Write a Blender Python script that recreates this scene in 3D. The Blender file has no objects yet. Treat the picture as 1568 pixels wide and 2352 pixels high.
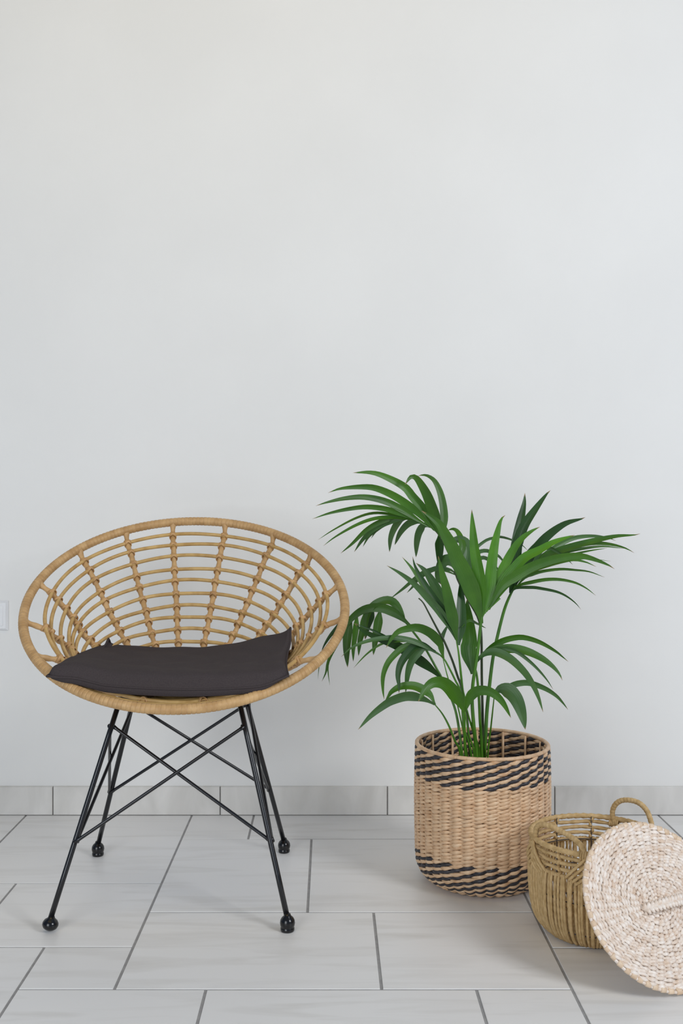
import bpy, math, random
import numpy as np
from mathutils import Vector, Matrix
random.seed(7); rng = np.random.RandomState(7)
PI = math.pi
C = bpy.context.scene.collection
# ------------------------------------------------------------------ camera, world, light, exposure
F, EYE, CX, CY = 2320.0, 0.84, 758.0, 1160.0
cam = bpy.data.cameras.new('camera'); co = bpy.data.objects.new('camera', cam); C.objects.link(co)
co.location = (0, 0, EYE); co.rotation_euler = (PI/2, 0, 0)
cam.sensor_fit = 'VERTICAL'; cam.sensor_height = 36; cam.lens = F/2352*36
cam.shift_x = 26/2352; cam.shift_y = -16/2352; cam.clip_start = .05
bpy.context.scene.camera = co
w = bpy.data.worlds.new('room_light'); bpy.context.scene.world = w; w.use_nodes = True
w.node_tree.nodes['Background'].inputs[0].default_value = (.44, .64, 1.0, 1)
w.node_tree.nodes['Background'].inputs[1].default_value = .27
def area(name, loc, aim, sx, sy, power, col):
    l = bpy.data.lights.new(name, 'AREA'); l.shape = 'RECTANGLE'; l.size = sx; l.size_y = sy
    l.energy = power; l.color = col
    o = bpy.data.objects.new(name, l); C.objects.link(o); o.location = loc
    o.rotation_euler = (Vector(aim)-Vector(loc)).to_track_quat('-Z', 'Y').to_euler()
    return o
area('window_daylight', (2.6, -.2, 2.2), (-.2, 2.4, .6), 1.0, 1.4, 68, (.955, .975, 1.0))
area('glass_door_daylight', (-1.6, -1.2, 1.2), (0, 2.7, .6), 1.6, 2.0, 50, (.94, .98, 1.0))
area('warm_wall_fill', (-.5, 1.0, 3.2), (-.3, 2.7, 1.6), 2.4, 1.0, 11.5, (1.0, .70, .16))  # added warm fill from overhead, brightens the upper left wall; no actual fixture
vs = bpy.context.scene.view_settings
vs.view_transform = 'Standard'; vs.look = 'None'; vs.exposure = 0.0; vs.gamma = 1.0; vs.use_curve_mapping = False

# ------------------------------------------------------------------ helpers
def P(px, py, Y): return np.array(((px-CX)*Y/F, Y, EYE-(py-CY)*Y/F))
def me(name, v, f, smooth=True, uv=None):
    m = bpy.data.meshes.new(name); m.from_pydata([tuple(map(float, p)) for p in v], [], [tuple(map(int, q)) for q in f])
    if smooth: m.polygons.foreach_set('use_smooth', [True]*len(m.polygons))
    if uv is not None:
        l = m.uv_layers.new(name='UVMap'); idx = np.zeros(len(m.loops), dtype=np.int32)
        m.loops.foreach_get('vertex_index', idx); l.data.foreach_set('uv', np.asarray(uv, dtype=np.float32)[idx].ravel())
    m.update(); return m
def ob(name, m, mat, parent=None):
    o = bpy.data.objects.new(name, m); C.objects.link(o)
    if mat is not None and not m.materials: m.materials.append(mat)
    if parent is not None: o.parent = parent
    return o
def thing(name, label, cat, loc=(0, 0, 0), group=None):
    o = bpy.data.objects.new(name, None); C.objects.link(o); o.location = loc; o.empty_display_size = .05
    o['label'] = label; o['category'] = cat
    if group: o['group'] = group
    return o
def struct(o): o['kind'] = 'structure'; return o
def unit(a): return a/np.maximum(np.linalg.norm(a, axis=-1, keepdims=True), 1e-9)
def spline(pts, n, closed=False):
    """centripetal-free Catmull-Rom resampled evenly by arc length"""
    p = np.asarray(pts, float); k = len(p)
    if closed: q = np.vstack([p[-1], p, p[0], p[1]]); segs = k
    else: q = np.vstack([2*p[0]-p[1], p, 2*p[-1]-p[-2]]); segs = k-1
    t = np.linspace(0, 1, 24, endpoint=False)[:, None]; out = []
    for i in range(segs):
        a, b, c, d = q[i:i+4]
        out.append(.5*((2*b)+(c-a)*t+(2*a-5*b+4*c-d)*t**2+(3*b-a-3*c+d)*t**3))
    out = np.vstack(out+[q[segs+1][None]])
    s = np.r_[0, np.cumsum(np.linalg.norm(np.diff(out, axis=0), axis=1))]
    u = np.linspace(0, s[-1], n+1 if closed else n)
    r = np.stack([np.interp(u, s, out[:, j]) for j in range(out.shape[1])], 1)
    return r[:-1] if closed else r
def sweep(pts, rad, sides=8, closed=False, nrm=None, rb=None, fn=None):
    """tube mesh data. rad: radius (array) along nrm, rb along binormal; fn(i_array, angle)->multiplier"""
    p = np.asarray(pts, float); n = len(p)
    if closed: T = np.roll(p, -1, 0)-np.roll(p, 1, 0)
    else: T = np.gradient(p, axis=0)
    T = unit(T)
    if nrm is None:
        N = np.zeros_like(p); a = np.array([0, 0, 1.]) if abs(T[0][2]) < .9 else np.array([1., 0, 0])
        v = unit(a-T[0]*(a@T[0])); N[0] = v
        for i in range(1, n):
            v = v-T[i]*(v@T[i]); v = v/np.linalg.norm(v); N[i] = v
        if closed:
            e = v-T[0]*(v@T[0]); e /= np.linalg.norm(e)
            ang = math.atan2(np.dot(np.cross(N[0], e), T[0]), N[0]@e)
            B = np.cross(T, N); th = (-ang*np.arange(n)/n)[:, None]; N = N*np.cos(th)+B*np.sin(th)
    else:
        N = np.asarray(nrm, float); N = unit(N-T*(N*T).sum(1, keepdims=True))
    B = np.cross(T, N)
    ra = np.broadcast_to(rad, n).astype(float); rb_ = ra if rb is None else np.broadcast_to(rb, n).astype(float)
    A = np.arange(sides)*2*PI/sides
    mul = np.ones((n, sides)) if fn is None else fn(np.arange(n)[:, None], A[None, :])
    v = p[:, None]+N[:, None]*(ra[:, None]*mul*np.cos(A))[..., None]+B[:, None]*(rb_[:, None]*mul*np.sin(A))[..., None]
    v = v.reshape(-1, 3); f = []
    for i in range(n if closed else n-1):
        j = (i+1) % n
        for k in range(sides):
            l = (k+1) % sides
            f.append((i*sides+k, i*sides+l, j*sides+l, j*sides+k))
    if not closed:
        f.append(tuple(range(sides-1, -1, -1))); f.append(tuple((n-1)*sides+k for k in range(sides)))
    return v, f
def tube(name, pts, rad, mat, parent, **k):
    return ob(name, me(name, *sweep(pts, rad, **k)), mat, parent)
def lathe(prof, n=24, cap=True):
    v = []; f = []
    for r, z in prof:
        for k in range(n): v.append((r*math.cos(2*PI*k/n), r*math.sin(2*PI*k/n), z))
    for i in range(len(prof)-1):
        for k in range(n):
            l = (k+1) % n; f.append((i*n+k, i*n+l, (i+1)*n+l, (i+1)*n+k))
    if cap: f.append(tuple(range(n-1, -1, -1))); f.append(tuple((len(prof)-1)*n+k for k in range(n)))
    return v, f
def bevel_box(x0, x1, y0, y1, z0, z1, b):
    """box whose top edge is bevelled by b (top = +z)"""
    v = [(x0, y0, z0), (x1, y0, z0), (x1, y1, z0), (x0, y1, z0), (x0, y0, z1-b), (x1, y0, z1-b), (x1, y1, z1-b), (x0, y1, z1-b),
         (x0+b, y0+b, z1), (x1-b, y0+b, z1), (x1-b, y1-b, z1), (x0+b, y1-b, z1)]
    f = [(3, 2, 1, 0), (8, 9, 10, 11)]
    for a in (0, 4):
        for k in range(4): f.append((a+k, a+(k+1) % 4, a+4+(k+1) % 4, a+4+k))
    return v, f

# ------------------------------------------------------------------ materials
def lin(r, g, b):
    f = lambda c: (c/255/12.92) if c/255 <= .04045 else ((c/255+.055)/1.055)**2.4
    return (f(r), f(g), f(b), 1)
def mat(name, ca, cb, scale=(20, 20, 20), rough=.6, bump=0.0, bscale=None, detail=4, vary=0.0, spec=.5, lo=.35, hi=.65, coat=0, dist=0, rot=0):
    m = bpy.data.materials.new(name); m.use_nodes = True; nt = m.node_tree; N = nt.nodes; L = nt.links
    b = N['Principled BSDF']; b.inputs['Roughness'].default_value = rough; b.inputs['Specular IOR Level'].default_value = spec
    b.inputs['Coat Weight'].default_value = coat
    tc = N.new('ShaderNodeTexCoord'); mp = N.new('ShaderNodeMapping'); mp.inputs['Scale'].default_value = scale; mp.inputs['Rotation'].default_value = (0, 0, rot)
    L.new(tc.outputs['Object'], mp.inputs[0])
    no = N.new('ShaderNodeTexNoise'); no.inputs['Scale'].default_value = 1; no.inputs['Detail'].default_value = detail
    no.inputs['Distortion'].default_value = dist
    L.new(mp.outputs[0], no.inputs['Vector'])
    cr = N.new('ShaderNodeValToRGB'); e = cr.color_ramp.elements
    e[0].position = lo; e[0].color = ca; e[1].position = hi; e[1].color = cb
    L.new(no.outputs[0], cr.inputs[0]); out = cr.outputs[0]
    if vary:
        oi = N.new('ShaderNodeObjectInfo'); mr = N.new('ShaderNodeMapRange')
        mr.inputs['To Min'].default_value = 1-vary; mr.inputs['To Max'].default_value = 1+vary
        L.new(oi.outputs['Random'], mr.inputs['Value'])
        hs = N.new('ShaderNodeHueSaturation'); L.new(mr.outputs[0], hs.inputs['Value']); L.new(out, hs.inputs['Color']); out = hs.outputs[0]
        L.new(oi.outputs['Random'], no.inputs['W']) if 'W' in no.inputs and no.inputs['W'].enabled else None
        va = N.new('ShaderNodeVectorMath'); va.operation = 'ADD'; mu = N.new('ShaderNodeMath'); mu.operation = 'MULTIPLY'; mu.inputs[1].default_value = 57.0
        L.new(oi.outputs['Random'], mu.inputs[0]); L.new(mp.outputs[0], va.inputs[0]); L.new(mu.outputs[0], va.inputs[1]); L.new(va.outputs[0], no.inputs['Vector'])
    L.new(out, b.inputs['Base Color'])
    if bump:
        n2 = N.new('ShaderNodeTexNoise'); n2.inputs['Scale'].default_value = bscale or 200; n2.inputs['Detail'].default_value = 3
        L.new(tc.outputs['Object'], n2.inputs['Vector'])
        bp = N.new('ShaderNodeBump'); bp.inputs['Strength'].default_value = bump; bp.inputs['Distance'].default_value = .002
        L.new(n2.outputs[0], bp.inputs['Height']); L.new(bp.outputs[0], b.inputs['Normal'])
    return m
M = {}
M['wall'] = mat('white_plaster', lin(234, 233, 230), lin(237, 236, 233), (3, 3, 3), .85, .18, 55)
M['tile'] = mat('pale_stone_tile', lin(217, 214, 209), lin(234, 232, 229), (3, 24, 9), .38, .03, 60, detail=10, vary=.02, lo=.22, hi=.5, dist=.9, rot=.13)
M['base'] = mat('skirting_tile', lin(206, 203, 197), lin(228, 225, 220), (12, 5, 3), .5, .03, 60, detail=6, vary=.03, lo=.3, hi=.68, dist=.6)
M['grout'] = mat('grey_grout', lin(150, 148, 147), lin(164, 162, 160), (60, 60, 60), .9)
M['switch'] = mat('white_plastic', lin(232, 232, 233), lin(236, 236, 237), rough=.35)
M['rattan'] = mat('wrapped_rattan', lin(182, 142, 92), lin(207, 168, 116), (45, 45, 45), .5, .1, 300, vary=.04)
M['cane'] = mat('bare_cane', lin(180, 142, 82), lin(206, 170, 108), (40, 40, 40), .42, .05, 300, vary=.04)
M['bind'] = mat('rattan_binding', lin(180, 137, 88), lin(206, 164, 112), (60, 60, 60), .5, vary=.07)
M['metal'] = mat('black_lacquered_steel', lin(20, 20, 23), lin(24, 24, 27), rough=.24, spec=.55)
M['rubber'] = mat('black_foot_cap', lin(18, 17, 18), lin(22, 21, 22), rough=.2, spec=.5)
M['cushion'] = mat('charcoal_cotton', lin(64, 57, 58), lin(70, 63, 63), (500, 500, 500), .9, .12, 900, spec=.2)
M['straw'] = mat('natural_water_hyacinth', lin(194, 152, 112), lin(228, 196, 160), (45, 45, 45), .42, .12, 260, vary=.05, lo=.25, hi=.7)
M['black_straw'] = mat('black_dyed_straw', lin(40, 38, 41), lin(58, 55, 60), (60, 60, 60), .45, .15, 260, vary=.06)
M['lid'] = mat('pale_bleached_straw', lin(214, 186, 160), lin(243, 231, 219), (55, 55, 55), .40, .12, 260, vary=.03, lo=.25, hi=.6)
M['lidbind'] = mat('tan_edge_binding', lin(214, 184, 152), lin(232, 208, 180), (50, 50, 50), .5, vary=.05)
M['cord'] = mat('paper_cord', lin(182, 150, 100), lin(206, 175, 126), (90, 90, 90), .8, .25, 420, vary=.05)
M['wire'] = mat('dark_wire', lin(70, 62, 55), lin(80, 70, 62), rough=.5)
M['soil'] = mat('potting_soil', lin(45, 34, 26), lin(70, 54, 42), (90, 90, 90), .95, .5, 120)
M['plastic'] = mat('dark_plastic', lin(40, 40, 40), lin(44, 44, 44), rough=.5)
M['stem'] = mat('green_petiole', lin(56, 108, 20), lin(82, 134, 34), (40, 40, 14), .38, vary=.10)
M['stem_dark'] = mat('dark_petiole', lin(52, 66, 38), lin(66, 78, 46), (40, 40, 14), .45)
def leafmat(name, ca, cb, vary):
    m = mat(name, ca, cb, (14, 14, 14), .42, vary=vary, spec=.55, lo=.3, hi=.7); nt = m.node_tree; N = nt.nodes; L = nt.links
    b = N['Principled BSDF']; src = b.inputs['Base Color'].links[0].from_socket
    uv = N.new('ShaderNodeUVMap'); sx = N.new('ShaderNodeSeparateXYZ'); L.new(uv.outputs[0], sx.inputs[0])
    wv = N.new('ShaderNodeMath'); wv.operation = 'MULTIPLY'; wv.inputs[1].default_value = 46; L.new(sx.outputs[0], wv.inputs[0])
    sn = N.new('ShaderNodeMath'); sn.operation = 'SINE'; L.new(wv.outputs[0], sn.inputs[0])
    bp = N.new('ShaderNodeBump'); bp.inputs['Strength'].default_value = .10; bp.inputs['Distance'].default_value = .001
    L.new(sn.outputs[0], bp.inputs['Height']); L.new(bp.outputs[0], b.inputs['Normal'])
    mr = N.new('ShaderNodeMapRange'); mr.inputs['From Min'].default_value = .955; mr.inputs['From Max'].default_value = .99
    L.new(sx.outputs[1], mr.inputs['Value'])
    mx = N.new('ShaderNodeMix'); mx.data_type = 'RGBA'; L.new(mr.outputs[0], mx.inputs[0]); L.new(src, mx.inputs[6]); mx.inputs[7].default_value = lin(150, 118, 78)
    L.new(mx.outputs[2], b.inputs['Base Color'])
    tr = N.new('ShaderNodeBsdfTranslucent'); hs = N.new('ShaderNodeHueSaturation'); hs.inputs['Value'].default_value = 1.5
    L.new(mx.outputs[2], hs.inputs['Color']); L.new(hs.outputs[0], tr.inputs[0])
    ms = N.new('ShaderNodeMixShader'); ms.inputs[0].default_value = .16
    L.new(b.outputs[0], ms.inputs[1]); L.new(tr.outputs[0], ms.inputs[2]); L.new(ms.outputs[0], N['Material Output'].inputs[0])
    return m
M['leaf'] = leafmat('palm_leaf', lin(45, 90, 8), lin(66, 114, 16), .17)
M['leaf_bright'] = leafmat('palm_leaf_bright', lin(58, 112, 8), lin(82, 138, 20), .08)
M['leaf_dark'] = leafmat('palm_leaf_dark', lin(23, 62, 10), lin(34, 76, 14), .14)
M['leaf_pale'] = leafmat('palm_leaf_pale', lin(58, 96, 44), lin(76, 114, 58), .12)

# ------------------------------------------------------------------ the setting
WALL = 2.745
v = [(-3.2, WALL, -.05), (3.2, WALL, -.05), (3.2, WALL, 2.75), (-3.2, WALL, 2.75), (-3.2, WALL+.12, -.05), (3.2, WALL+.12, -.05), (3.2, WALL+.12, 2.75), (-3.2, WALL+.12, 2.75)]
f = [(0, 1, 2, 3), (5, 4, 7, 6), (4, 0, 3, 7), (1, 5, 6, 2), (3, 2, 6, 7), (4, 5, 1, 0)]
struct(ob('wall_back', me('wall_back', v, f, False), M['wall']))
v, f = bevel_box(-3.2, 3.2, -1.2, WALL, -.06, -.0018, .001)
floor = struct(ob('floor', me('floor', v, f, False), M['grout']))
g = .0027
def tile(x0, x1, y0, y1):
    cx, cy = (x0+x1)/2, (y0+y1)/2; dz = rng.uniform(-.0002, .0002)
    v, f = bevel_box(x0+g-cx, x1-g-cx, y0+g-cy, y1-g-cy, -.012, dz, .0007)
    o = ob('tile', me('tile', v, f, False), M['tile'], floor); o.location = (cx, cy, 0)
Yb, y1_, y2_, y3_, y4_, y5_ = 2.738, 2.541, 2.244, 2.084, 1.920, 1.752
xa, xb, xc, xd, xe, xf, xg, xh, xi, xj = -.3745, -.2064, -.0469, .0893, .4196, -.2155, .2535, -.543, -.697, -.823
T = [(xj, xa, y2_, Yb), (-1.153, xj, y2_, Yb), (xi, xa, y4_, y2_), (-1.153, xi, y4_, y2_), (xh, xa, y5_, y4_), (-.995, xh, 1.454, y4_), (-1.153, -.995, 1.754, y4_), (-1.153, -.995, 1.454, 1.754),
     (xa, xb, y1_, Yb), (xb, .2515, y1_, Yb), (.2515, xe, y1_, Yb), (xa, xc, y3_, y1_), (xc, xe, y3_, y1_), (xa, xd, y5_, y3_), (xd, xe, y5_, y3_),
     (xh, xf, 1.454, y5_), (xf, xg, 1.287, y5_), (xg, xe, 1.586, y5_), (xg, xe, 1.287, 1.586), (xh, xf, 1.287, 1.454), (-1.153, xh, 1.287, 1.454),
     (xe, .888, y1_, Yb), (.888, 1.356, y1_, Yb), (xe, .745, 2.244, y1_), (.745, 1.21, 2.084, y1_), (1.21, 1.356, 2.244, y1_), (1.21, 1.356, 2.084, 2.244), (xe, .745, y4_-.004, 2.244),
     (.745, .888, y4_-.004, 2.084), (.888, 1.356, y4_-.004, 2.084), (xe, .888, 1.454, y4_-.004), (.888, 1.356, 1.454, y4_-.004), (xe, .888, 1.287, 1.454), (.888, 1.356, 1.287, 1.454)]
for a in T: tile(*a)
def gridrow(x0, x1, y0, y1, step):
    n = max(1, round((x1-x0)/step))
    for i in range(n): tile(x0+(x1-x0)*i/n, x0+(x1-x0)*(i+1)/n, y0, y1)
for k, yy in enumerate((1.287, .82, .353, -.114, -.581)): gridrow(-2.1+.15*(k % 2), 1.95+.15*(k % 2), yy-.467, yy, .467)
for k in range(3):
    ya, yb2 = 1.287+k*.475, 1.287+(k+1)*.475
    gridrow(-2.1, -1.153, ya, yb2, .467); gridrow(1.356, 2.3, ya, yb2, .467)
bb = struct(ob('baseboard_back', me('baseboard_back', *bevel_box(-3.19, 3.19, WALL-.006, WALL+.01, -.002, .0745, .001), False), M['grout']))
xs = [-.7504+.4527*k for k in range(-5, 9)]
for i in range(len(xs)-1):
    a, b = xs[i], xs[i+1]; cx = (a+b)/2
    v, f = bevel_box(a+.0016-cx, b-.0016-cx, .0012, .077, 0, .0115, .0012)
    o = ob('skirting_tile', me('skirting_tile', v, f, False), M['base'], bb); o.location = (cx, WALL, 0); o.rotation_euler = (PI/2, 0, 0)
sw = thing('light_switch', 'white plastic light switch on the wall at the left edge', 'switch', (-.9135, WALL, .540))
pl = ob('switch_plate', me('switch_plate', *bevel_box(-.0405, .0405, -.0405, .0405, -.001, .009, .006), False), M['switch'], sw); pl.rotation_euler = (PI/2, 0, 0)
rk = ob('rocker', me('rocker', *bevel_box(-.0275, .0275, -.0275, .0275, .0, .0102, .0008), False), M['switch'], sw); rk.rotation_euler = (PI/2-.02, 0, 0)

# ------------------------------------------------------------------ rattan chair
XC, ROLL, TURN = -.3134, -.0278, .0124
HP = [ # R, yc, zc, tilt, extra side radius, front widening
 [.3439, 2.2113, .6260, .5288, .0019, .0], [.3275, 2.2047, .6099, .5047, .009, -.1868], [.3008, 2.2069, .5959, .5193, .0126, -.1406],
 [.2777, 2.2074, .5799, .5195, .0172, -.1503], [.2578, 2.2034, .5618, .5095, .0175, -.1531], [.2412, 2.1944, .5508, .4755, .0136, -.094],
 [.2256, 2.1896, .5388, .4238, .0089, -.0162], [.2091, 2.1809, .5278, .3735, .0041, .0124], [.1944, 2.1722, .5177, .3244, .0019, .0246],
 [.1771, 2.165, .5076, .2628, -.0005, .0202], [.1586, 2.1595, .4969, .197, -.0031, .0087], [.135, 2.158, .483, .09, 0, 0], [.10, 2.157, .463, .0, 0, 0]]
ZF = [None, .459, .458, .457, .456, .456, .456, .457, .458, .459, .460, .461, None]
YF = [None, 1.955, 1.966, 1.975, 1.982, 1.986, 1.990, 1.994, 1.998, 2.003, 2.010, None, None]
def hoop_pt(j, t):
    R, yc, zc, a, e, gg = HP[j]; t = np.asarray(t, float)
    s = (R+e)*np.sin(t)*(1+gg*(1-np.cos(t))*.5)
    z = zc+R*np.cos(t)*np.sin(a)+ROLL*s; y = yc+R*np.cos(t)*np.cos(a)+TURN*s; w3 = ((1-np.cos(t))/2)**3
    if ZF[j] is not None: z = z+(ZF[j]-(zc-R*np.sin(a)))*w3
    if YF[j] is not None: y = y+(YF[j]-(yc-R*np.cos(a)))*w3
    return np.stack([XC+s, y, z], -1)
chair = thing('rattan_chair', 'round rattan bowl chair on black steel rod legs, holding a charcoal cushion', 'chair', (0, 0, 0))
TT = np.linspace(0, 2*PI, 2560, endpoint=False)
wj = np.cumsum(.7+.6*rng.rand(2560)); wj = wj/wj[-1]*232
def wob2(i, A):
    w = (wj[np.minimum(i, 2559)]+.06*np.sin(A)) % 1
    return 1+.035*np.sin(PI*w)**.6-.085*np.exp(-np.minimum(w, 1-w)**2/.006)+.025*np.exp(-((i-2560*.0)/40.)**2)
tube('rim', hoop_pt(0, TT), .0100, M['rattan'], chair, sides=12, closed=True, fn=wob2)
for j in range(1, 13):
    n = 150; t = np.linspace(0, 2*PI, n, endpoint=False); p = hoop_pt(j, t)
    p = p+.0012*np.stack([np.sin(t*5+j), np.cos(t*4+2*j), np.sin(t*7+j*3)], 1)
    tube('hoop', p, .0043, M['cane'], chair, sides=8, closed=True)
t = np.radians(np.linspace(107, 253, 70)); wt = np.clip((1-np.cos((np.degrees(t)-107)/146*2*PI))/2, 0, 1)**.6*.48
p = hoop_pt(0, t)*(1-wt[:, None])+hoop_pt(1, t)*wt[:, None]; p[:, 2] += .002*wt
tube('hoop', p, .0043, M['cane'], chair, sides=8)
ang = [-148, -124.9, -103.9, -79.9, -54.1, -32.1, -12.6, 8.9, 30.6, 51.5, 75.7, 97.1, 121.4, 146, 166, -170]
# one binding: a cane strip crossing itself twice round rib and hoop
s_ = np.linspace(0, 4*PI, 56, endpoint=False)
kn = np.stack([.0086*np.cos(s_)+.0022, .0078*np.sin(s_), .0058*np.sin(s_/2)], 1)
bind_me = me('binding', *sweep(kn, .0013, 6, True, nrm=np.stack([np.cos(s_), np.sin(s_), 0*s_], 1), rb=.0034)); bind_me.materials.append(M['bind'])
for k, dg in enumerate(ang):
    th = math.radians(dg); J = np.array([hoop_pt(j, th) for j in range(13)])
    dt = 1e-3; HT = np.array([(hoop_pt(j, th+dt)-hoop_pt(j, th-dt)) for j in range(13)]); HT = unit(HT)
    RT = unit(np.gradient(J, axis=0)); IN = unit(np.cross(RT, HT))
    cen = np.array([XC, 2.2, .75]); sg = np.sign(((cen-J)*IN).sum(1))[:, None]; IN = IN*sg
    Q = J-IN*.0062; Q[0] = J[0]
    p = spline(Q, 190); s = np.r_[0, np.cumsum(np.linalg.norm(np.diff(p, axis=0), axis=1))]
    r = np.full(190, .0058)
    for j in range(1, 13):
        i = np.argmin(((p-Q[j])**2).sum(1)); r += .0016*np.exp(-((s-s[i])/.007)**2)
    r += .0035*np.exp(-(s/.012)**2)
    tube('rib', p, r, M['rattan'], chair, sides=9, fn=lambda i, A: 1+.10*np.cos(A*2+i*.33))
    for j in range(1, 12):
        o = ob('binding', bind_me, None, chair); x, z = IN[j], RT[j]; y = np.cross(z, x)
        o.matrix_local = Matrix(((x[0], y[0], z[0], J[j][0]-x[0]*.005), (x[1], y[1], z[1], J[j][1]-x[1]*.005), (x[2], y[2], z[2], J[j][2]-x[2]*.005), (0, 0, 0, 1)))
# steel base
foot = {'fl': (-.551, 1.990), 'fr': (-.0842, 1.993), 'bl': (-.5565, 2.422), 'br': (-.1115, 2.445)}
top = {'fl': (-.436, 2.10), 'fr': (-.190, 2.10), 'bl': (-.438, 2.30), 'br': (-.203, 2.30)}
ZT = .438
def lp(k, z):
    a = np.array([*foot[k], .024]); b = np.array([*top[k], ZT]); return a+(b-a)*(z-.024)/(ZT-.024)
fp = [(.0002, .0), (.0125, .0), (.0138, .002), (.0138, .0065), (.0125, .0078), (.0140, .0105), (.0150, .0160), (.0142, .0215), (.0115, .0262), (.0072, .0300), (.0058, .034), (.0002, .0345)]
fb = [(.0002, .0), (.008, .0012), (.0135, .0055), (.0158, .0115), (.0155, .0165), (.0125, .0225), (.0072, .027), (.0058, .031), (.0002, .0315)]
for k in ('fl', 'fr', 'bl', 'br'):
    a, b = lp(k, .022), lp(k, ZT)
    lg = tube('leg', np.linspace(a, b, 6), .0056, M['metal'], chair, sides=12)
    o = ob('foot', me('foot', *lathe(fb if k == 'fl' else fp, 28)), M['rubber'], lg)
    o.location = (foot[k][0], foot[k][1], .0012 if k == 'fl' else 0)
    if k == 'fl': o.scale = (1, 1, .88); o.rotation_euler = (-.05, .16, 0); o.location = (foot[k][0]-.002, foot[k][1], .0026)
    if k == 'fl': o['label'] = 'round foot without its floor pad, tilted'
def brace(a, b):
    d = unit(b-a); r = np.array([.0036]*14); p = np.linspace(a, b, 14); r[0] = r[-1] = .0052
    p[1] = a+d*.012; p[-2] = b-d*.012
    tube('brace', p, r, M['metal'], chair, sides=10)
for A, B in (('fl', 'fr'), ('bl', 'br'), ('fl', 'bl'), ('fr', 'br')):
    off = np.array([0, -.004, 0]) if A[1] == B[1] or A[0] == B[0] else 0
    n = unit(np.cross(lp(B, .3)-lp(A, .3), np.array([0, 0, 1.])))*.0036
    brace(lp(A, .164)+n, lp(B, .384)+n); brace(lp(B, .164)-n, lp(A, .384)-n)
q = [np.array([*top[k], ZT+.001]) for k in ('fl', 'fr', 'br', 'bl')]
loop = []
for i in range(4):
    a, b = q[i], q[(i+1) % 4]; loop += [a+(b-a)*u for u in (.03, .2, .4, .6, .8, .97)]
tube('seat_frame', np.array(loop), .0058, M['metal'], chair, sides=10, closed=True)

# ------------------------------------------------------------------ cushion
def edge(l, n): return spline([P(*a) for a in l], n)
NU, NV = 60, 44
fr = edge([(107, 1553, 1.945), (140, 1556, 1.950), (173, 1558, 1.952), (211, 1567, 1.952), (250, 1575, 1.952), (352, 1582, 1.952), (453, 1584, 1.952), (561, 1580, 1.956), (607, 1574, 1.957), (641, 1561, 1.958), (662, 1552, 1.962)], NU)
ri = edge([(662, 1552, 1.962), (657, 1530, 2.04), (659, 1505, 2.10), (666, 1475, 2.15), (667, 1442, 2.195)], NV)
ba = edge([(249, 1467, 2.215), (262, 1483, 2.235), (326, 1492, 2.262), (420, 1495, 2.265), (507, 1490, 2.26), (600, 1471, 2.235), (650, 1459, 2.21), (667, 1442, 2.195)], NU)
le = edge([(107, 1553, 1.945), (140, 1533, 2.025), (178, 1511, 2.10), (215, 1494, 2.165), (238, 1486, 2.195), (249, 1467, 2.215)], NV)
U, V = np.meshgrid(np.linspace(0, 1, NU), np.linspace(0, 1, NV)); u, v_ = U[..., None], V[..., None]
S = (1-v_)*fr[None]+v_*ba[None]+(1-u)*le[:, None]+u*ri[:, None]-((1-u)*(1-v_)*fr[0]+u*(1-v_)*fr[-1]+(1-u)*v_*ba[0]+u*v_*ba[-1])
pr = (1-np.abs(2*U-1)**9)**.5*(1-np.abs(2*V-1)**14)**.5
rip = .0012*np.sin(U*31+3*np.sin(V*9))*pr+.001*np.sin(V*23+U*11)*pr
up = S.copy(); up[..., 2] += .033*pr*(1-.5*V**1.5)+rip; up[..., 1] -= .015*pr*np.exp(-(V/.07)**2)
dn = S.copy(); dn[..., 2] -= .016*pr*(1-.75*np.clip(2*U-1, 0, 1)**5); dn[..., 1] -= .026*pr*np.exp(-(V/.07)**2)*(1-np.abs(2*U-1)**3)
idx = np.arange(NU*NV).reshape(NV, NU); vv = [tuple(p) for p in up.reshape(-1, 3)]; low = idx.copy(); n0 = len(vv)
for i in range(NV):
    for j in range(NU):
        if 0 < i < NV-1 and 0 < j < NU-1: low[i, j] = len(vv); vv.append(tuple(dn[i, j]))
ff = []
for i in range(NV-1):
    for j in range(NU-1):
        ff.append((idx[i, j], idx[i, j+1], idx[i+1, j+1], idx[i+1, j]))
        ff.append((low[i+1, j], low[i+1, j+1], low[i, j+1], low[i, j]))
cu = thing('seat_cushion', 'charcoal square seat cushion lying in the rattan bowl chair', 'cushion')
ob('cover', me('cover', vv, ff), M['cushion'], cu)
rim_ = np.vstack([fr[:-1], ri[:-1], ba[::-1][:-1], le[::-1][:-1]])
tube('piping', rim_, .0024, M['cushion'], cu, sides=8, closed=True)

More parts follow.
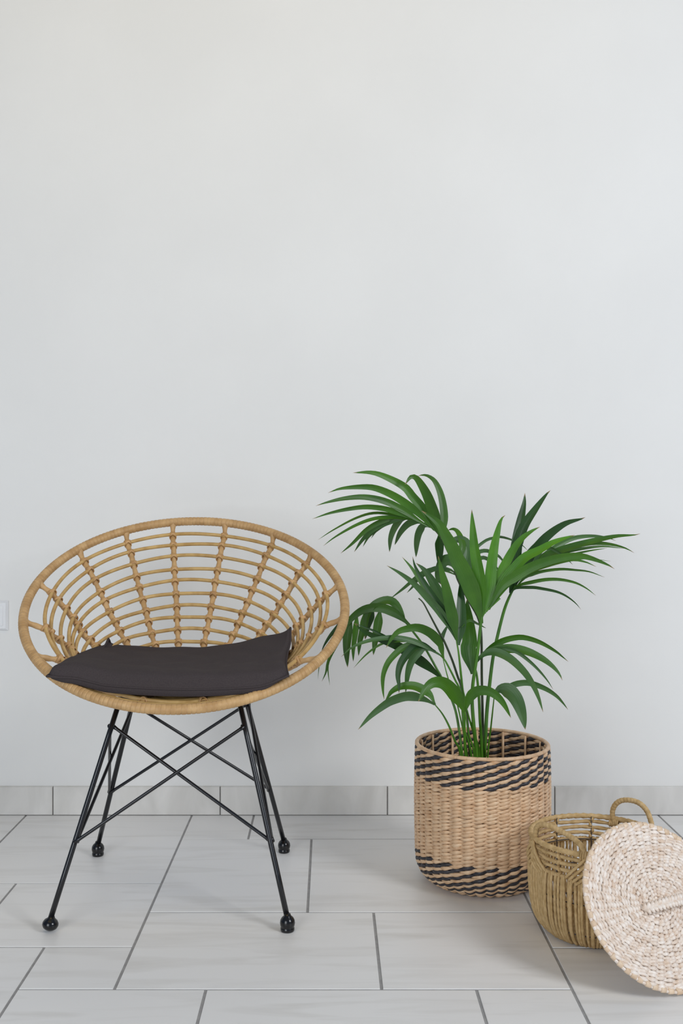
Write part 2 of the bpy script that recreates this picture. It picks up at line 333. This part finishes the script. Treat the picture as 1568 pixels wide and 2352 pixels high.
# ------------------------------------------------------------------ tall striped basket (planter)
BX, BY = .341, 2.270
pot = thing('planter_basket', 'tall round straw basket with black diagonal stripe bands, holding the palm', 'basket', (BX, BY, 0))
def prof(s):
    """arc length from the base edge -> (r, z, outward normal r, z)"""
    L1 = .052*PI/2
    if s < L1:
        a = s/.052; return .098+.052*math.sin(a)*.9, .005+.052*(1-math.cos(a)), math.sin(a)*.8, -math.cos(a)
    return .098+.0468+.0022*math.sin((s-L1)/.25*PI), .057+(s-L1), 1, 0
NS, PITCH = 36, .00775
SEG = NS*7
uu = np.linspace(0, NS, SEG, endpoint=False); phi = uu/NS*2*PI-PI/2
stot = .052*PI/2+.2445; NR = int(stot/PITCH)
for r in range(NR):
    s0 = (r+.5)*PITCH; b_top = NR-8 <= r < NR; b_bot = 4 <= r <= 12
    for k in (0, 1):
        ph = PI*(uu-r-k); o_ = np.cos(ph); jit = 1+.12*np.sin(uu*1.7+r*2.1+k)+.10*rng.uniform(-1, 1)
        jl = .0007*np.sin(uu*.9+r*1.3)+.0005*np.sin(uu*2.3+r*4.1+k)
        pts = np.zeros((SEG, 3)); nr = np.zeros((SEG, 3))
        for i in range(SEG):
            R, z, nx, nz = prof(max(0, s0+.0020*math.sin(ph[i])+jl[i])); h = .0034*o_[i]
            R += nx*h; z += nz*h
            pts[i] = (R*math.cos(phi[i]), R*math.sin(phi[i]), max(z, .0035)); nr[i] = (nx*math.cos(phi[i]), nx*math.sin(phi[i]), nz)
        wd = (.60+.40*o_**2)*jit
        blk = (b_top or b_bot) and k == 0
        so = tube('strand', pts, .0027*(.75+.25*o_**2), M['black_straw' if blk else 'straw'], pot, sides=8, closed=True, nrm=nr, rb=.0047*wd)
        if blk: so['label'] = 'black strand'
th = np.linspace(0, 2*PI, 900, endpoint=False)
tube('rim_band', np.stack([.1455*np.cos(th), .1455*np.sin(th), .3045+0*th], 1), .0042, M['straw'], pot, sides=10, closed=True,
     rb=.0048, fn=lambda i, A: 1-.14*np.exp(-((i/900*44+.15*np.sin(A)) % 1-.5)**2/.004))
for k in range(14):
    a = 2*PI*(k+.35)/14; p = [(.1365*math.cos(a), .1365*math.sin(a), z) for z in (.06, .12, .18, .24, .303)]
    tube('stake', p, .0022, M['straw'], pot, sides=6, nrm=[(math.cos(a), math.sin(a), 0)]*5, rb=.0032)
ob('base', me('base', *lathe([(.0003, .002), (.099, .002), (.101, .005), (.099, .008), (.0003, .008)], 36)), M['straw'], pot)

# ------------------------------------------------------------------ palm
palm = thing('potted_palm', 'green kentia style palm with arching fronds growing out of the striped basket', 'plant', (BX, BY, .0))
PO = np.array([BX, BY, 0.])
def pob(name, v, f, mt, parent, uv=None):
    return ob(name, me(name, np.asarray(v)-PO, f, True, uv), mt, parent)
npot = pob('nursery_pot', np.array(lathe([(.0003, .012), (.082, .012), (.1, .19), (.103, .19), (.103, .196), (.097, .196), (.095, .18), (.0003, .176)], 32)[0])+PO, lathe([(0, 0)]*8, 32)[1], M['plastic'], palm)
sv = []; sf = []
for i in range(9):
    for k in range(28):
        r = .0945*i/8; a = 2*PI*k/28; sv.append((r*math.cos(a), r*math.sin(a), .183+.008*rng.uniform()*(i > 0)))
for i in range(8):
    for k in range(28): sf.append((i*28+k, i*28+(k+1) % 28, (i+1)*28+(k+1) % 28, (i+1)*28+k))
pob('soil', np.array(sv)+PO, sf, M['soil'], palm)
def blade(base_tip, Wd, Y0, Y1, twist, curl=0.0, split=False):
    px = np.asarray(base_tip, float); k = len(px)
    d = np.r_[0, np.cumsum(np.linalg.norm(np.diff(px, axis=0), axis=1))]; d /= d[-1]
    pts = [P(a, b, Y0+(Y1-Y0)*t**1.15) for (a, b), t in zip(px, d)]
    n = 26; p = spline(pts, n); T = unit(np.gradient(p, axis=0)); eye = np.array([0, 0, EYE])
    vw = unit(p-eye); Wv = unit(np.cross(T, vw)); Nn = unit(np.cross(Wv, T)); Nn = np.where(((Nn*vw).sum(1) > 0)[:, None], -Nn, Nn)
    t = np.linspace(0, 1, n)
    a = np.radians(twist*(.6+.4*np.sin(t*2.5)))[:, None]; A1 = Wv*np.cos(a)+Nn*np.sin(a); A2 = Nn*np.cos(a)-Wv*np.sin(a)
    sm = np.clip(t/.30, 0, 1); sm = sm*sm*(3-2*sm)
    hw = .56*Wd*p[:, 1]/F/np.cos(a[:, 0])*(.22+.78*sm)*np.clip(1-t**2.6, 0, 1)**.85
    hw = np.maximum(hw, .0005*(1-t)+.00012)
    X = np.array([-1, -.66, -.33, 0, .33, .66, 1]); v = []; uv = []; f = []
    Z = np.array([.30, .17, .10, -.02, .10, .17, .30])
    for i in range(n):
        for x, z in zip(X, Z): v.append(p[i]+A1[i]*x*hw[i]+A2[i]*(z*hw[i]*.75+curl*hw[i]*(x*x))); uv.append((x*.5+.5, t[i]))
    m = len(X)
    for i in range(n-1):
        for k in range(m-1): f.append((i*m+k, i*m+k+1, (i+1)*m+k+1, (i+1)*m+k))
    return v, f, uv
def frond(stem, wpx, Yb, Yt, leaves, mt='stem', jit=.03):
    """stem px points from the pot up to the last node; leaves: (points, width px, tip depth offset, twist, material)"""
    px = np.asarray(stem, float); d = np.r_[0, np.cumsum(np.linalg.norm(np.diff(px, axis=0), axis=1))]; d /= d[-1]
    p = [P(a, b, Yb+(Yt-Yb)*t) for (a, b), t in zip(px, d)]
    root = p[0]+(p[0]-p[1])/np.linalg.norm(p[0]-p[1])*.02; root = np.array([BX+(root[0]-BX)*.8, min(max(Yb, BY-.055), BY+.055), .183])
    p = spline([root]+p, 60); r = np.interp(np.linspace(0, 1, 60), [0, .25, .8, 1], [1.25, 1.1, .9, .55])*wpx*.5*Yb/F
    s = pob('frond', *sweep(p, r, 8), M[mt], palm)
    for lf in leaves:
        pts, wd, dy = lf[:3]; tw = lf[3] if len(lf) > 3 else random.uniform(-32, 32); mm = lf[4] if len(lf) > 4 else 'leaf'
        i0 = np.array(pts[0], float); i = np.argmin(((px-i0)**2).sum(1)); Y0 = Yb+(Yt-Yb)*d[i]
        v, f, uv = blade(pts, wd, Y0-.003, Y0+dy, tw); o = pob('leaflet', v, f, M[mm], s, uv)
LD, LP = 'leaf_dark', 'leaf_pale'
# 1 upper left frond, arching over
frond([(1110, 1733), (1108, 1649), (1106, 1549), (1105, 1460), (1098, 1420), (1075, 1378), (1050, 1329), (1041, 1294), (1025, 1260), (1016, 1240), (999, 1218), (975, 1203), (950, 1193), (925, 1187)], 5.6, 2.29, 2.27, [
 ([(1002, 1221), (985, 1192), (971, 1169), (946, 1140), (932, 1122), (907, 1106), (871, 1090), (844, 1085), (810, 1086)], 19, -.05, 12),
 ([(997, 1218), (975, 1194), (949, 1169), (907, 1140), (866, 1122), (833, 1118), (783, 1122), (753, 1132)], 17, -.07, -10),
 ([(986, 1211), (957, 1193), (924, 1171), (882, 1151), (836, 1142), (791, 1145), (750, 1154), (725, 1162)], 15, -.08, 10),
 ([(975, 1204), (949, 1191), (916, 1178), (882, 1168), (841, 1164), (799, 1169), (755, 1179), (717, 1192)], 12, -.09, -18),
 ([(950, 1194), (899, 1182), (857, 1179), (816, 1191), (766, 1217), (730, 1240)], 6, -.02, 40),
 ([(950, 1194), (899, 1188), (857, 1192), (816, 1207), (770, 1233), (742, 1254)], 8, -.02, 20),
 ([(948, 1194), (907, 1189), (874, 1198), (841, 1217), (808, 1249), (782, 1271)], 12, .03, -20),
 ([(935, 1191), (891, 1199), (857, 1216), (833, 1239), (813, 1268)], 13, .06, 10, LP),
 ([(930, 1190), (886, 1203), (862, 1219), (846, 1233), (833, 1256)], 10, .08, 15, LP),
 ([(905, 1190), (880, 1205), (862, 1222), (852, 1237)], 6, .06, 15, LP),
 ([(950, 1193), (932, 1190), (919, 1195), (906, 1213), (897, 1237), (894, 1268)], 15, .10, 25, LP),
 ([(978, 1205), (957, 1197), (937, 1203), (919, 1223), (906, 1252)], 15, .10, -10, LP),
 ([(996, 1214), (976, 1206), (963, 1221), (957, 1246), (955, 1280)], 16, .10, 10, LP),
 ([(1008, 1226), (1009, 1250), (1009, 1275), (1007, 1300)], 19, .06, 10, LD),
 ([(1010, 1232), (1004, 1205), (993, 1170), (980, 1136), (964, 1108), (953, 1096), (942, 1096), (930, 1113)], 24, -.06, -8),
 ([(1014, 1238), (1019, 1206), (1018, 1170), (1011, 1134), (999, 1107), (986, 1095), (973, 1091), (960, 1093)], 17, .02, 15),
 ([(1041, 1294), (1060, 1260), (1058, 1238), (1050, 1221), (1040, 1215), (1028, 1218)], 16, .04, 20),
 ([(1050, 1329), (1068, 1295), (1074, 1265), (1066, 1244), (1046, 1240), (1028, 1262)], 26, .03, 10, LP),
 ([(1050, 1329), (1072, 1289), (1091, 1261), (1114, 1242), (1130, 1236), (1149, 1233), (1175, 1240), (1201, 1254), (1212, 1266)], 7, .12, 20, LP),
 ([(1060, 1350), (1074, 1292), (1095, 1270), (1118, 1265), (1143, 1276), (1156, 1290), (1168, 1304)], 10, .12, 10, LP),
 ([(1065, 1360), (1085, 1300), (1106, 1281), (1125, 1288), (1143, 1308), (1152, 1325)], 10, .12, 10, LP),
 ([(1050, 1329), (1040, 1312), (1020, 1306), (1000, 1307), (975, 1314), (953, 1329), (926, 1352), (895, 1376)], 10, .12, 20, LP),
 ([(1050, 1329), (1048, 1300), (1035, 1287), (1019, 1290), (1009, 1310), (1006, 1328), (1013, 1343)], 26, .10, 10, LP),
 ([(1045, 1320), (1010, 1306), (985, 1312), (960, 1330), (948, 1347), (934, 1362)], 11, .12, 10, LP)], 'stem_dark')
# 2 centre frond
frond([(1094, 1731), (1088, 1670), (1084, 1616), (1085, 1578), (1090, 1540), (1097, 1494), (1103, 1440), (1108, 1413), (1125, 1395), (1148, 1374)], 8, 2.235, 2.19, [
 ([(1105, 1432), (1102, 1413), (1087, 1367), (1068, 1321), (1048, 1283), (1040, 1262), (1022, 1228), (1005, 1200), (968, 1173)], 36, -.06, 10),
 ([(1109, 1412), (1104, 1350), (1098, 1309), (1090, 1263), (1086, 1217), (1083, 1170)], 26, -.02, -14, 'leaf_bright'),
 ([(1112, 1409), (1123, 1350), (1127, 1309), (1133, 1263), (1141, 1225), (1150, 1194), (1160, 1183)], 25, .0, 12, 'leaf_bright'),
 ([(1116, 1405), (1133, 1350), (1143, 1332), (1158, 1301), (1178, 1263), (1198, 1237), (1222, 1219), (1240, 1210)], 22, .02, -6, 'leaf_bright'),
 ([(1118, 1402), (1158, 1337), (1179, 1309), (1205, 1281), (1240, 1263), (1270, 1246), (1303, 1234), (1320, 1229)], 23, .0, -18, 'leaf_bright'),
 ([(1122, 1400), (1152, 1346), (1183, 1324), (1220, 1302), (1261, 1287), (1303, 1278), (1336, 1277), (1369, 1286), (1399, 1299), (1411, 1307)], 22, -.06, 12),
 ([(1130, 1390), (1170, 1336), (1220, 1311), (1262, 1296), (1311, 1286), (1344, 1291), (1369, 1302)], 12, -.02, -15),
 ([(1135, 1385), (1180, 1335), (1230, 1310), (1290, 1292), (1343, 1283), (1370, 1285), (1402, 1289)], 5, .05, 10)])
# 3 right frond, behind
frond([(1112, 1733), (1115, 1682), (1118, 1632), (1123, 1582), (1131, 1516), (1141, 1466), (1158, 1400), (1174, 1361), (1188, 1336), (1215, 1312)], 8, 2.27, 2.30, [
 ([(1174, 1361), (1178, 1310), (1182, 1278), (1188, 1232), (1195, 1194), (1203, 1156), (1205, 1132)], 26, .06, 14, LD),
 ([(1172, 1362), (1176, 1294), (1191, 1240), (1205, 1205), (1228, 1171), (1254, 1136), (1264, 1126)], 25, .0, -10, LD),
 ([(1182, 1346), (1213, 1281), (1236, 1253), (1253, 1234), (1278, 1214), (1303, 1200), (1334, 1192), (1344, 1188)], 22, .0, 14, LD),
 ([(1190, 1334), (1220, 1300), (1253, 1279), (1295, 1261), (1344, 1247), (1386, 1237), (1419, 1231), (1455, 1229), (1470, 1226)], 16, -.04, -14),
 ([(1190, 1334), (1228, 1293), (1253, 1273), (1286, 1250), (1320, 1235), (1361, 1231), (1394, 1235), (1414, 1242)], 12, .08, 16, LP),
 ([(1198, 1328), (1245, 1284), (1278, 1268), (1320, 1254), (1361, 1247), (1402, 1250), (1436, 1259), (1456, 1270)], 12, -.02, 20),
 ([(1210, 1316), (1250, 1285), (1295, 1269), (1344, 1259), (1386, 1255), (1432, 1260)], 8, .03, -20),
 ([(1215, 1312), (1260, 1287), (1311, 1274), (1353, 1265), (1394, 1259)], 6, .07, 20),
 ([(1215, 1312), (1240, 1268), (1259, 1258), (1278, 1266), (1295, 1278), (1306, 1288), (1315, 1297)], 9, -.06, 20, LP),
 ([(1174, 1361), (1203, 1328), (1220, 1320), (1245, 1312), (1286, 1307), (1320, 1309), (1353, 1313), (1388, 1326)], 7, -.08, 25),
 ([(1170, 1368), (1188, 1346), (1220, 1337), (1253, 1331), (1286, 1331), (1320, 1338), (1346, 1351), (1368, 1368)], 8, -.10, 20),
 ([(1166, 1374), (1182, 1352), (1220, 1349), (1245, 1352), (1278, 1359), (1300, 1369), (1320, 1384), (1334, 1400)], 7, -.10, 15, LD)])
# 4 middle left fan
frond([(1068, 1723), (1066, 1640), (1067, 1608), (1062, 1585), (1058, 1547), (1053, 1501), (1048, 1471)], 6, 2.225, 2.165, [
 ([(1047, 1468), (1033, 1441), (1010, 1405), (980, 1371), (949, 1339), (918, 1316), (888, 1299)], 17, -.03, -14, LP),
 ([(1046, 1468), (1010, 1402), (987, 1367), (972, 1346), (946, 1306), (923, 1279)], 14, .03, 10),
 ([(1047, 1468), (1039, 1444), (1018, 1405), (995, 1372), (975, 1341), (954, 1304), (947, 1278)], 16, -.02, 16, LD),
 ([(1048, 1469), (1025, 1405), (1013, 1375), (996, 1341), (975, 1310), (955, 1293)], 27, .06, -8, LP),
 ([(1049, 1471), (1041, 1428), (1032, 1390), (1024, 1352), (1013, 1310), (1006, 1277)], 24, -.04, 10),
 ([(1053, 1482), (1056, 1450), (1058, 1413), (1058, 1375), (1057, 1332)], 24, .04, 12, LD),
 ([(1060, 1440), (1078, 1425), (1095, 1432), (1116, 1443)], 6, .09, 10)])
# 5 ribbed blade and the right hand arches
frond([(1105, 1700), (1102, 1654), (1099, 1593), (1094, 1547), (1090, 1532), (1093, 1520)], 7, 2.25, 2.22, [
 ([(1085, 1548), (1081, 1528), (1076, 1486), (1079, 1474), (1076, 1428), (1072, 1376)], 34, .02, -12),
 ([(1093, 1522), (1118, 1494), (1151, 1473), (1184, 1464), (1209, 1465), (1242, 1476), (1276, 1496), (1292, 1509), (1305, 1520)], 13, -.02, 20),
 ([(1093, 1522), (1112, 1502), (1143, 1493), (1176, 1490), (1209, 1496), (1242, 1511), (1267, 1529), (1284, 1548), (1291, 1563)], 20, -.06, -10),
 ([(1094, 1520), (1126, 1496), (1155, 1489), (1184, 1496), (1209, 1513), (1234, 1536), (1256, 1562), (1270, 1584)], 9, -.10, 20, LP),
 ([(1092, 1525), (1106, 1506), (1134, 1497), (1168, 1511), (1201, 1541), (1222, 1571), (1236, 1602), (1247, 1636)], 18, -.13, -14, LP)])
# 6 low centre pair
frond([(1088, 1731), (1076, 1685), (1069, 1640), (1067, 1632)], 4.5, 2.20, 2.17, [
 ([(1066, 1635), (1052, 1606), (1036, 1583), (1021, 1570), (1006, 1566), (991, 1569), (976, 1583), (960, 1612)], 30, -.08, -12),
 ([(1068, 1634), (1077, 1605), (1089, 1590), (1107, 1585), (1127, 1589), (1146, 1603), (1160, 1622), (1173, 1649)], 22, -.08, 14)])
# 7 low right pair
frond([(1120, 1733), (1127, 1670), (1133, 1614), (1135, 1594)], 4, 2.26, 2.21, [
 ([(1135, 1594), (1148, 1583), (1166, 1586), (1182, 1602), (1193, 1625), (1201, 1652), (1206, 1676)], 32, -.06, -10, LP),
 ([(1136, 1592), (1166, 1577), (1193, 1569), (1218, 1569), (1251, 1581), (1276, 1597), (1292, 1614), (1304, 1630)], 13, .02, 18, LP)])
# 8 low left pair
frond([(1056, 1729), (1045, 1703), (1030, 1666), (1015, 1639), (999, 1619)], 5, 2.215, 2.20, [
 ([(999, 1619), (987, 1596), (967, 1582), (946, 1575), (920, 1577), (900, 1588), (892, 1599), (884, 1610)], 19, .04, 14),
 ([(998, 1618), (977, 1607), (954, 1600), (931, 1599), (902, 1608), (881, 1620), (850, 1645), (822, 1676)], 20, -.06, -16, LP)])
# 9 left frond drooping behind the chair
frond([(1060, 1728), (1053, 1670), (1042, 1620), (1016, 1561), (1004, 1539), (986, 1506), (969, 1478), (946, 1448), (930, 1428), (911, 1413), (881, 1399), (850, 1397), (827, 1404), (808, 1417)], 5.5, 2.24, 2.33, [
 ([(930, 1428), (923, 1409), (908, 1388), (893, 1379), (873, 1382), (854, 1394), (842, 1420), (838, 1468)], 18, .02, 16),
 ([(946, 1440), (911, 1411), (881, 1397), (850, 1396), (827, 1404), (806, 1421), (790, 1442), (775, 1470)], 20, .03, -14),
 ([(808, 1417), (801, 1440), (798, 1460), (796, 1497), (798, 1533)], 20, -.02, 12),
 ([(820, 1408), (817, 1440), (814, 1465), (811, 1490), (811, 1520)], 13, .0, -12),
 ([(839, 1399), (836, 1425), (832, 1450), (826, 1475), (823, 1507)], 15, .02, 12),
 ([(858, 1396), (850, 1420), (843, 1440), (838, 1469)], 16, .04, -12, LD),
 ([(873, 1398), (869, 1428), (865, 1452), (860, 1482), (857, 1505)], 19, .0, 12),
 ([(808, 1417), (785, 1430), (770, 1446), (757, 1462), (745, 1481), (738, 1496)], 9, .02, 10, LD),
 ([(808, 1417), (790, 1450), (774, 1478), (760, 1504), (752, 1525), (748, 1545), (739, 1565)], 9, .03, 10),
 ([(808, 1417), (788, 1455), (768, 1488), (755, 1520), (753, 1540), (757, 1574)], 5, .05, 10),
 ([(808, 1417), (780, 1450), (750, 1490), (735, 1515), (732, 1535), (730, 1560)], 4, .05, 10),
 ([(1016, 1561), (992, 1538), (969, 1520), (938, 1499), (911, 1482), (873, 1467), (850, 1457), (830, 1446), (813, 1431)], 22, -.09, -18, LD),
 ([(992, 1538), (950, 1503), (920, 1484), (890, 1466), (860, 1450), (838, 1441), (816, 1432)], 9, -.07, 14, LD)])
# 10 left arches
frond([(1081, 1728), (1065, 1670), (1058, 1593), (1045, 1562), (1030, 1532), (1018, 1512), (1000, 1497), (975, 1485)], 5, 2.235, 2.215, [
 ([(1018, 1512), (1012, 1482), (995, 1459), (975, 1446), (956, 1441), (938, 1443), (915, 1450), (900, 1465), (886, 1488)], 20, -.04, -14),
 ([(1000, 1497), (975, 1484), (954, 1484), (936, 1501), (920, 1525), (914, 1551), (916, 1574), (916, 1593)], 19, -.02, 14, LD),
 ([(1000, 1497), (974, 1488), (958, 1501), (944, 1520), (936, 1547), (931, 1592)], 17, .02, -10, LP),
 ([(975, 1485), (945, 1480), (930, 1485), (912, 1498), (891, 1522), (880, 1551), (879, 1582), (882, 1607)], 14, .02, 12),
 ([(1010, 1505), (966, 1480), (938, 1470), (909, 1465), (890, 1465), (858, 1469), (827, 1478), (804, 1490), (783, 1509)], 12, -.06, 16, LP),
 ([(975, 1485), (945, 1474), (919, 1472), (888, 1475), (865, 1485), (839, 1505), (812, 1534)], 6, .03, 10),
 ([(1018, 1512), (1011, 1485), (1016, 1460), (1030, 1432)], 11, .08, 12, LP)])
# 11 bare dark petiole
frond([(1078, 1727), (1072, 1650), (1059, 1578), (1051, 1555), (1038, 1516), (1019, 1471), (1010, 1456), (987, 1413), (972, 1385), (961, 1374)], 5.5, 2.26, 2.25, [], 'stem_dark')
frond([(1072, 1727), (1055, 1640), (1042, 1590), (1030, 1562), (1019, 1521), (1017, 1510)], 3.5, 2.25, 2.235, [])
frond([(1100, 1731), (1090, 1690), (1077, 1650), (1072, 1630)], 6, 2.25, 2.22, [])

# ------------------------------------------------------------------ corded storage basket
SX, SY, SR, SZ = .525, 2.0, .1255, .1865
sb = thing('storage_basket', 'small open cord basket with two loop handles beside the planter', 'basket', (SX, SY, 0))
SO = np.array([SX, SY, 0])
rope = lambda n, pitch_n, k=2, amp=.16: (lambda i, A: 1+amp*np.cos(k*A+i/n*2*PI*pitch_n))
def ring(name, R, z, rad, mt, tw=40, n=300, wb=.0):
    t = np.linspace(0, 2*PI, n, endpoint=False); R_ = R+wb*np.sin(t*9+z*300); zz = z+wb*np.sin(t*7+z*100)
    return tube(name, np.stack([R_*np.cos(t), R_*np.sin(t), zz], 1), rad, mt, sb, sides=8, closed=True, fn=rope(n, tw))
ring('rim', SR, SZ, .0052, M['cord'], 50)
for k, z in enumerate((.1745, .163, .1515)): ring('cord_ring', SR-.0005, z, .0037, M['cord'], 30, wb=.0008)
ring('cord_ring', SR-.0005, .1385, .0040, M['cord'], 40)
for z, R in ((.139, SR-.004), (.09, SR-.005), (.03, SR-.012)): ring('wire_ring', R, z, .0014, M['wire'], 1, 80)
NC = 116
for k in range(NC):
    a = 2*PI*(k+.3*rng.uniform(-1, 1))/NC; da = rng.uniform(-.02, .02); lean = rng.uniform(-.03, .03); e = rng.uniform(-.0012, .0012)
    zs = np.array([.1425, .130, .105, .08, .055, .036, .018, .0065, .004]); Rs = np.array([SR+.001, SR+.003, SR+.0032, SR+.002, SR-.001, SR-.006, SR-.016, SR-.028, SR-.036])
    an = a+da*np.sin(np.linspace(0, 3, 9))+lean*np.linspace(0, 1, 9)
    p = spline(np.stack([(Rs+e)*np.cos(an), (Rs+e)*np.sin(an), zs], 1), 56)
    tube('cord', p, .0030*rng.uniform(.88, 1.15), M['cord'], sb, sides=7, fn=rope(56, 11, 2, .13))
for k in range(10):
    a = 2*PI*(k+.2)/10
    p = [((SR-.004)*math.cos(a), (SR-.004)*math.sin(a), z) for z in (.04, .1, .15, SZ)]
    tube('wire_stake', p, .0013, M['wire'], sb, sides=6)
for k in range(20):
    if k % 4 == 1: continue
    a = 2*PI*(k*.5+.2)/10 if k % 2 == 0 else 2*PI*(k*.5+.2)/10
    if k % 2: continue
    zz = np.linspace(.140, SZ, 24); al = a+.02*np.sin(np.linspace(0, 4*PI, 24)); rr = SR+.0045*np.cos(np.linspace(0, 8*PI, 24))
    tube('tie_cord', np.stack([rr*np.cos(al), rr*np.sin(al), zz], 1), .0034, M['cord'], sb, sides=7)
ob('base', me('base', *lathe([(.0003, .003), (.094, .003), (.096, .005), (.094, .007), (.0003, .007)], 36)), M['cord'], sb)
# cords lashing the handle feet
hl = [(1230, 1936, 1.982), (1230, 1912, 1.980), (1234, 1899, 1.978), (1246, 1894, 1.970), (1264, 1898, 1.957), (1283, 1907, 1.945), (1302, 1917, 1.93), (1321, 1930, 1.912), (1335, 1944, 1.895), (1342, 1964, 1.884)]
hr = [(1409, 1888, 2.103), (1406, 1866, 2.105), (1412, 1849, 2.10), (1426, 1839, 2.092), (1447, 1838, 2.08), (1468, 1845, 2.065), (1484, 1861, 2.05), (1493, 1882, 2.038), (1499, 1908, 2.03)]
for h in (hl, hr):
    p = spline([P(*a)-SO for a in h], 220)
    tube('handle', p, .0055, M['cord'], sb, sides=10, fn=lambda i, A: 1-.13*np.exp(-((i/220*22+.25*np.sin(A)) % 1-.5)**2/.012))
def lash(px, py, Y, n=5, r=.0062):
    c = P(px, py, Y)-SO; a = math.atan2(c[1], c[0]); t = np.linspace(0, 2*PI*n, 18*n)
    al = a+(t/(2*PI*n)-.5)*.16; rr = SR+.0072*np.cos(t); zz = c[2]-.004+.0078*np.sin(t)
    tube('lashing', np.stack([rr*np.cos(al), rr*np.sin(al), zz], 1), .0022, M['cord'], sb, sides=6)
lash(1230, 1934, 1.982); lash(1342, 1962, 1.884); lash(1409, 1886, 2.103); lash(1499, 1906, 2.03)
def diag(a0, a1, z0, z1, lift=.004):
    t = np.linspace(0, 1, 16); a = a0+(a1-a0)*t; z = z0+(z1-z0)*t; R = SR+.0045+lift*np.sin(t*PI)
    tube('lashing', np.stack([R*np.cos(a), R*np.sin(a), z], 1), .0030, M['cord'], sb, sides=7, fn=rope(16, 4))
for a in (-2.96, -1.96):
    for k in range(4):
        diag(a-.02*k, a+.34-.05*k, SZ-.002-.010*k, .139-.003*k); diag(a+.02*k, a-.30+.05*k, SZ-.004-.010*k, .139-.003*k)

# ------------------------------------------------------------------ woven lid
LC = np.array([.5853, 1.8073, .1258]); az, el, LR = math.radians(21.4), math.radians(34.6), .1473
n_ = np.array([math.cos(el)*math.sin(az), -math.cos(el)*math.cos(az), math.sin(el)]); u_ = np.array([math.cos(az), math.sin(az), 0]); w_ = np.cross(n_, u_)
lid = thing('woven_lid', 'round pale woven straw lid leaning against the front of the cord basket', 'lid')
lid.matrix_world = Matrix(((u_[0], w_[0], n_[0], LC[0]), (u_[1], w_[1], n_[1], LC[1]), (u_[2], w_[2], n_[2], LC[2]), (0, 0, 0, 1)))
NRG = 23; LP_ = (LR-.006)/NRG
for r in range(NRG):
    R0 = (r+.5)*LP_+.001; N = 48 if R0 > .075 else (30 if R0 > .038 else (18 if R0 > .016 else 8)); SG = N*7
    uu = np.linspace(0, N, SG, endpoint=False); ph0 = uu/N*2*PI+rng.uniform(0, .02)
    for k in (0, 1):
        ph = PI*(uu-r-k); o_ = np.cos(ph)
        j1 = .0007*np.sin(uu*1.1+r*1.9)+.0005*np.sin(uu*2.7+r*.7+k)
        R = R0-.0013*np.sin(ph)+j1; z = .0026*o_+.0012*np.sin(ph0*3+r*.4)
        pts = np.stack([R*np.cos(ph0), R*np.sin(ph0), z], 1); wd = (.60+.40*o_**2)*(1+.12*np.sin(uu*3.3+r*2.2+k*1.4))
        tube('strand', pts, .0023*(.75+.25*o_**2), M['lid'], lid, sides=8, closed=True, nrm=np.tile([0, 0, 1.], (SG, 1)), rb=.0039*wd)
tt = np.linspace(0, 2*PI, 300, endpoint=False)
tube('edge_ring', np.stack([(LR-.003)*np.cos(tt), (LR-.003)*np.sin(tt), 0*tt], 1), .0030, M['lid'], lid, sides=8, closed=True)
s_ = np.linspace(0, 2*PI, 18, endpoint=False)
bv = []; bf = []
for iy, (y, sc) in enumerate(((-.0048, .93), (-.0042, 1), (.0042, 1), (.0048, .93))):
    for a in s_: bv.append((sc*.0055*math.cos(a), y, sc*.0042*math.sin(a)))
for i in range(3):
    for k in range(18): bf.append((i*18+k, (i+1)*18+k, (i+1)*18+(k+1) % 18, i*18+(k+1) % 18))
bf.append(tuple(range(18))); bf.append(tuple(54+k for k in range(17, -1, -1)))
bm_ = me('binding', bv, bf); bm_.materials.append(M['lidbind'])
for k in range(62):
    a = 2*PI*(k+.15*rng.uniform(-1, 1))/62; o = ob('binding', bm_, None, lid)
    o.location = ((LR-.0045)*math.cos(a), (LR-.0045)*math.sin(a), .0004); o.rotation_euler = (.12*rng.uniform(-1, 1), 0, a+.12); o.scale = (1, rng.uniform(.85, 1.1), 1)
# braided loop handle over the middle of the lid
tb = np.linspace(0, 1, 200); hx = -.036+tb*.112; hz = .004+.020*np.sin(tb*PI)**.8; hy = -.006+.006*tb
hd = bpy.data.objects.new('handle', None); C.objects.link(hd); hd.parent = lid; hd.empty_display_size = .02
for k in range(3):
    t = tb*2*PI*6+k*2*PI/3
    p = np.stack([hx, hy+.0062*np.sin(t), hz+.0028*np.sin(2*t)], 1)
    tube('braid_strand', p, .0026, M['lid'], hd, sides=8, rb=.0042, nrm=np.tile([0, 0, 1.], (200, 1)))
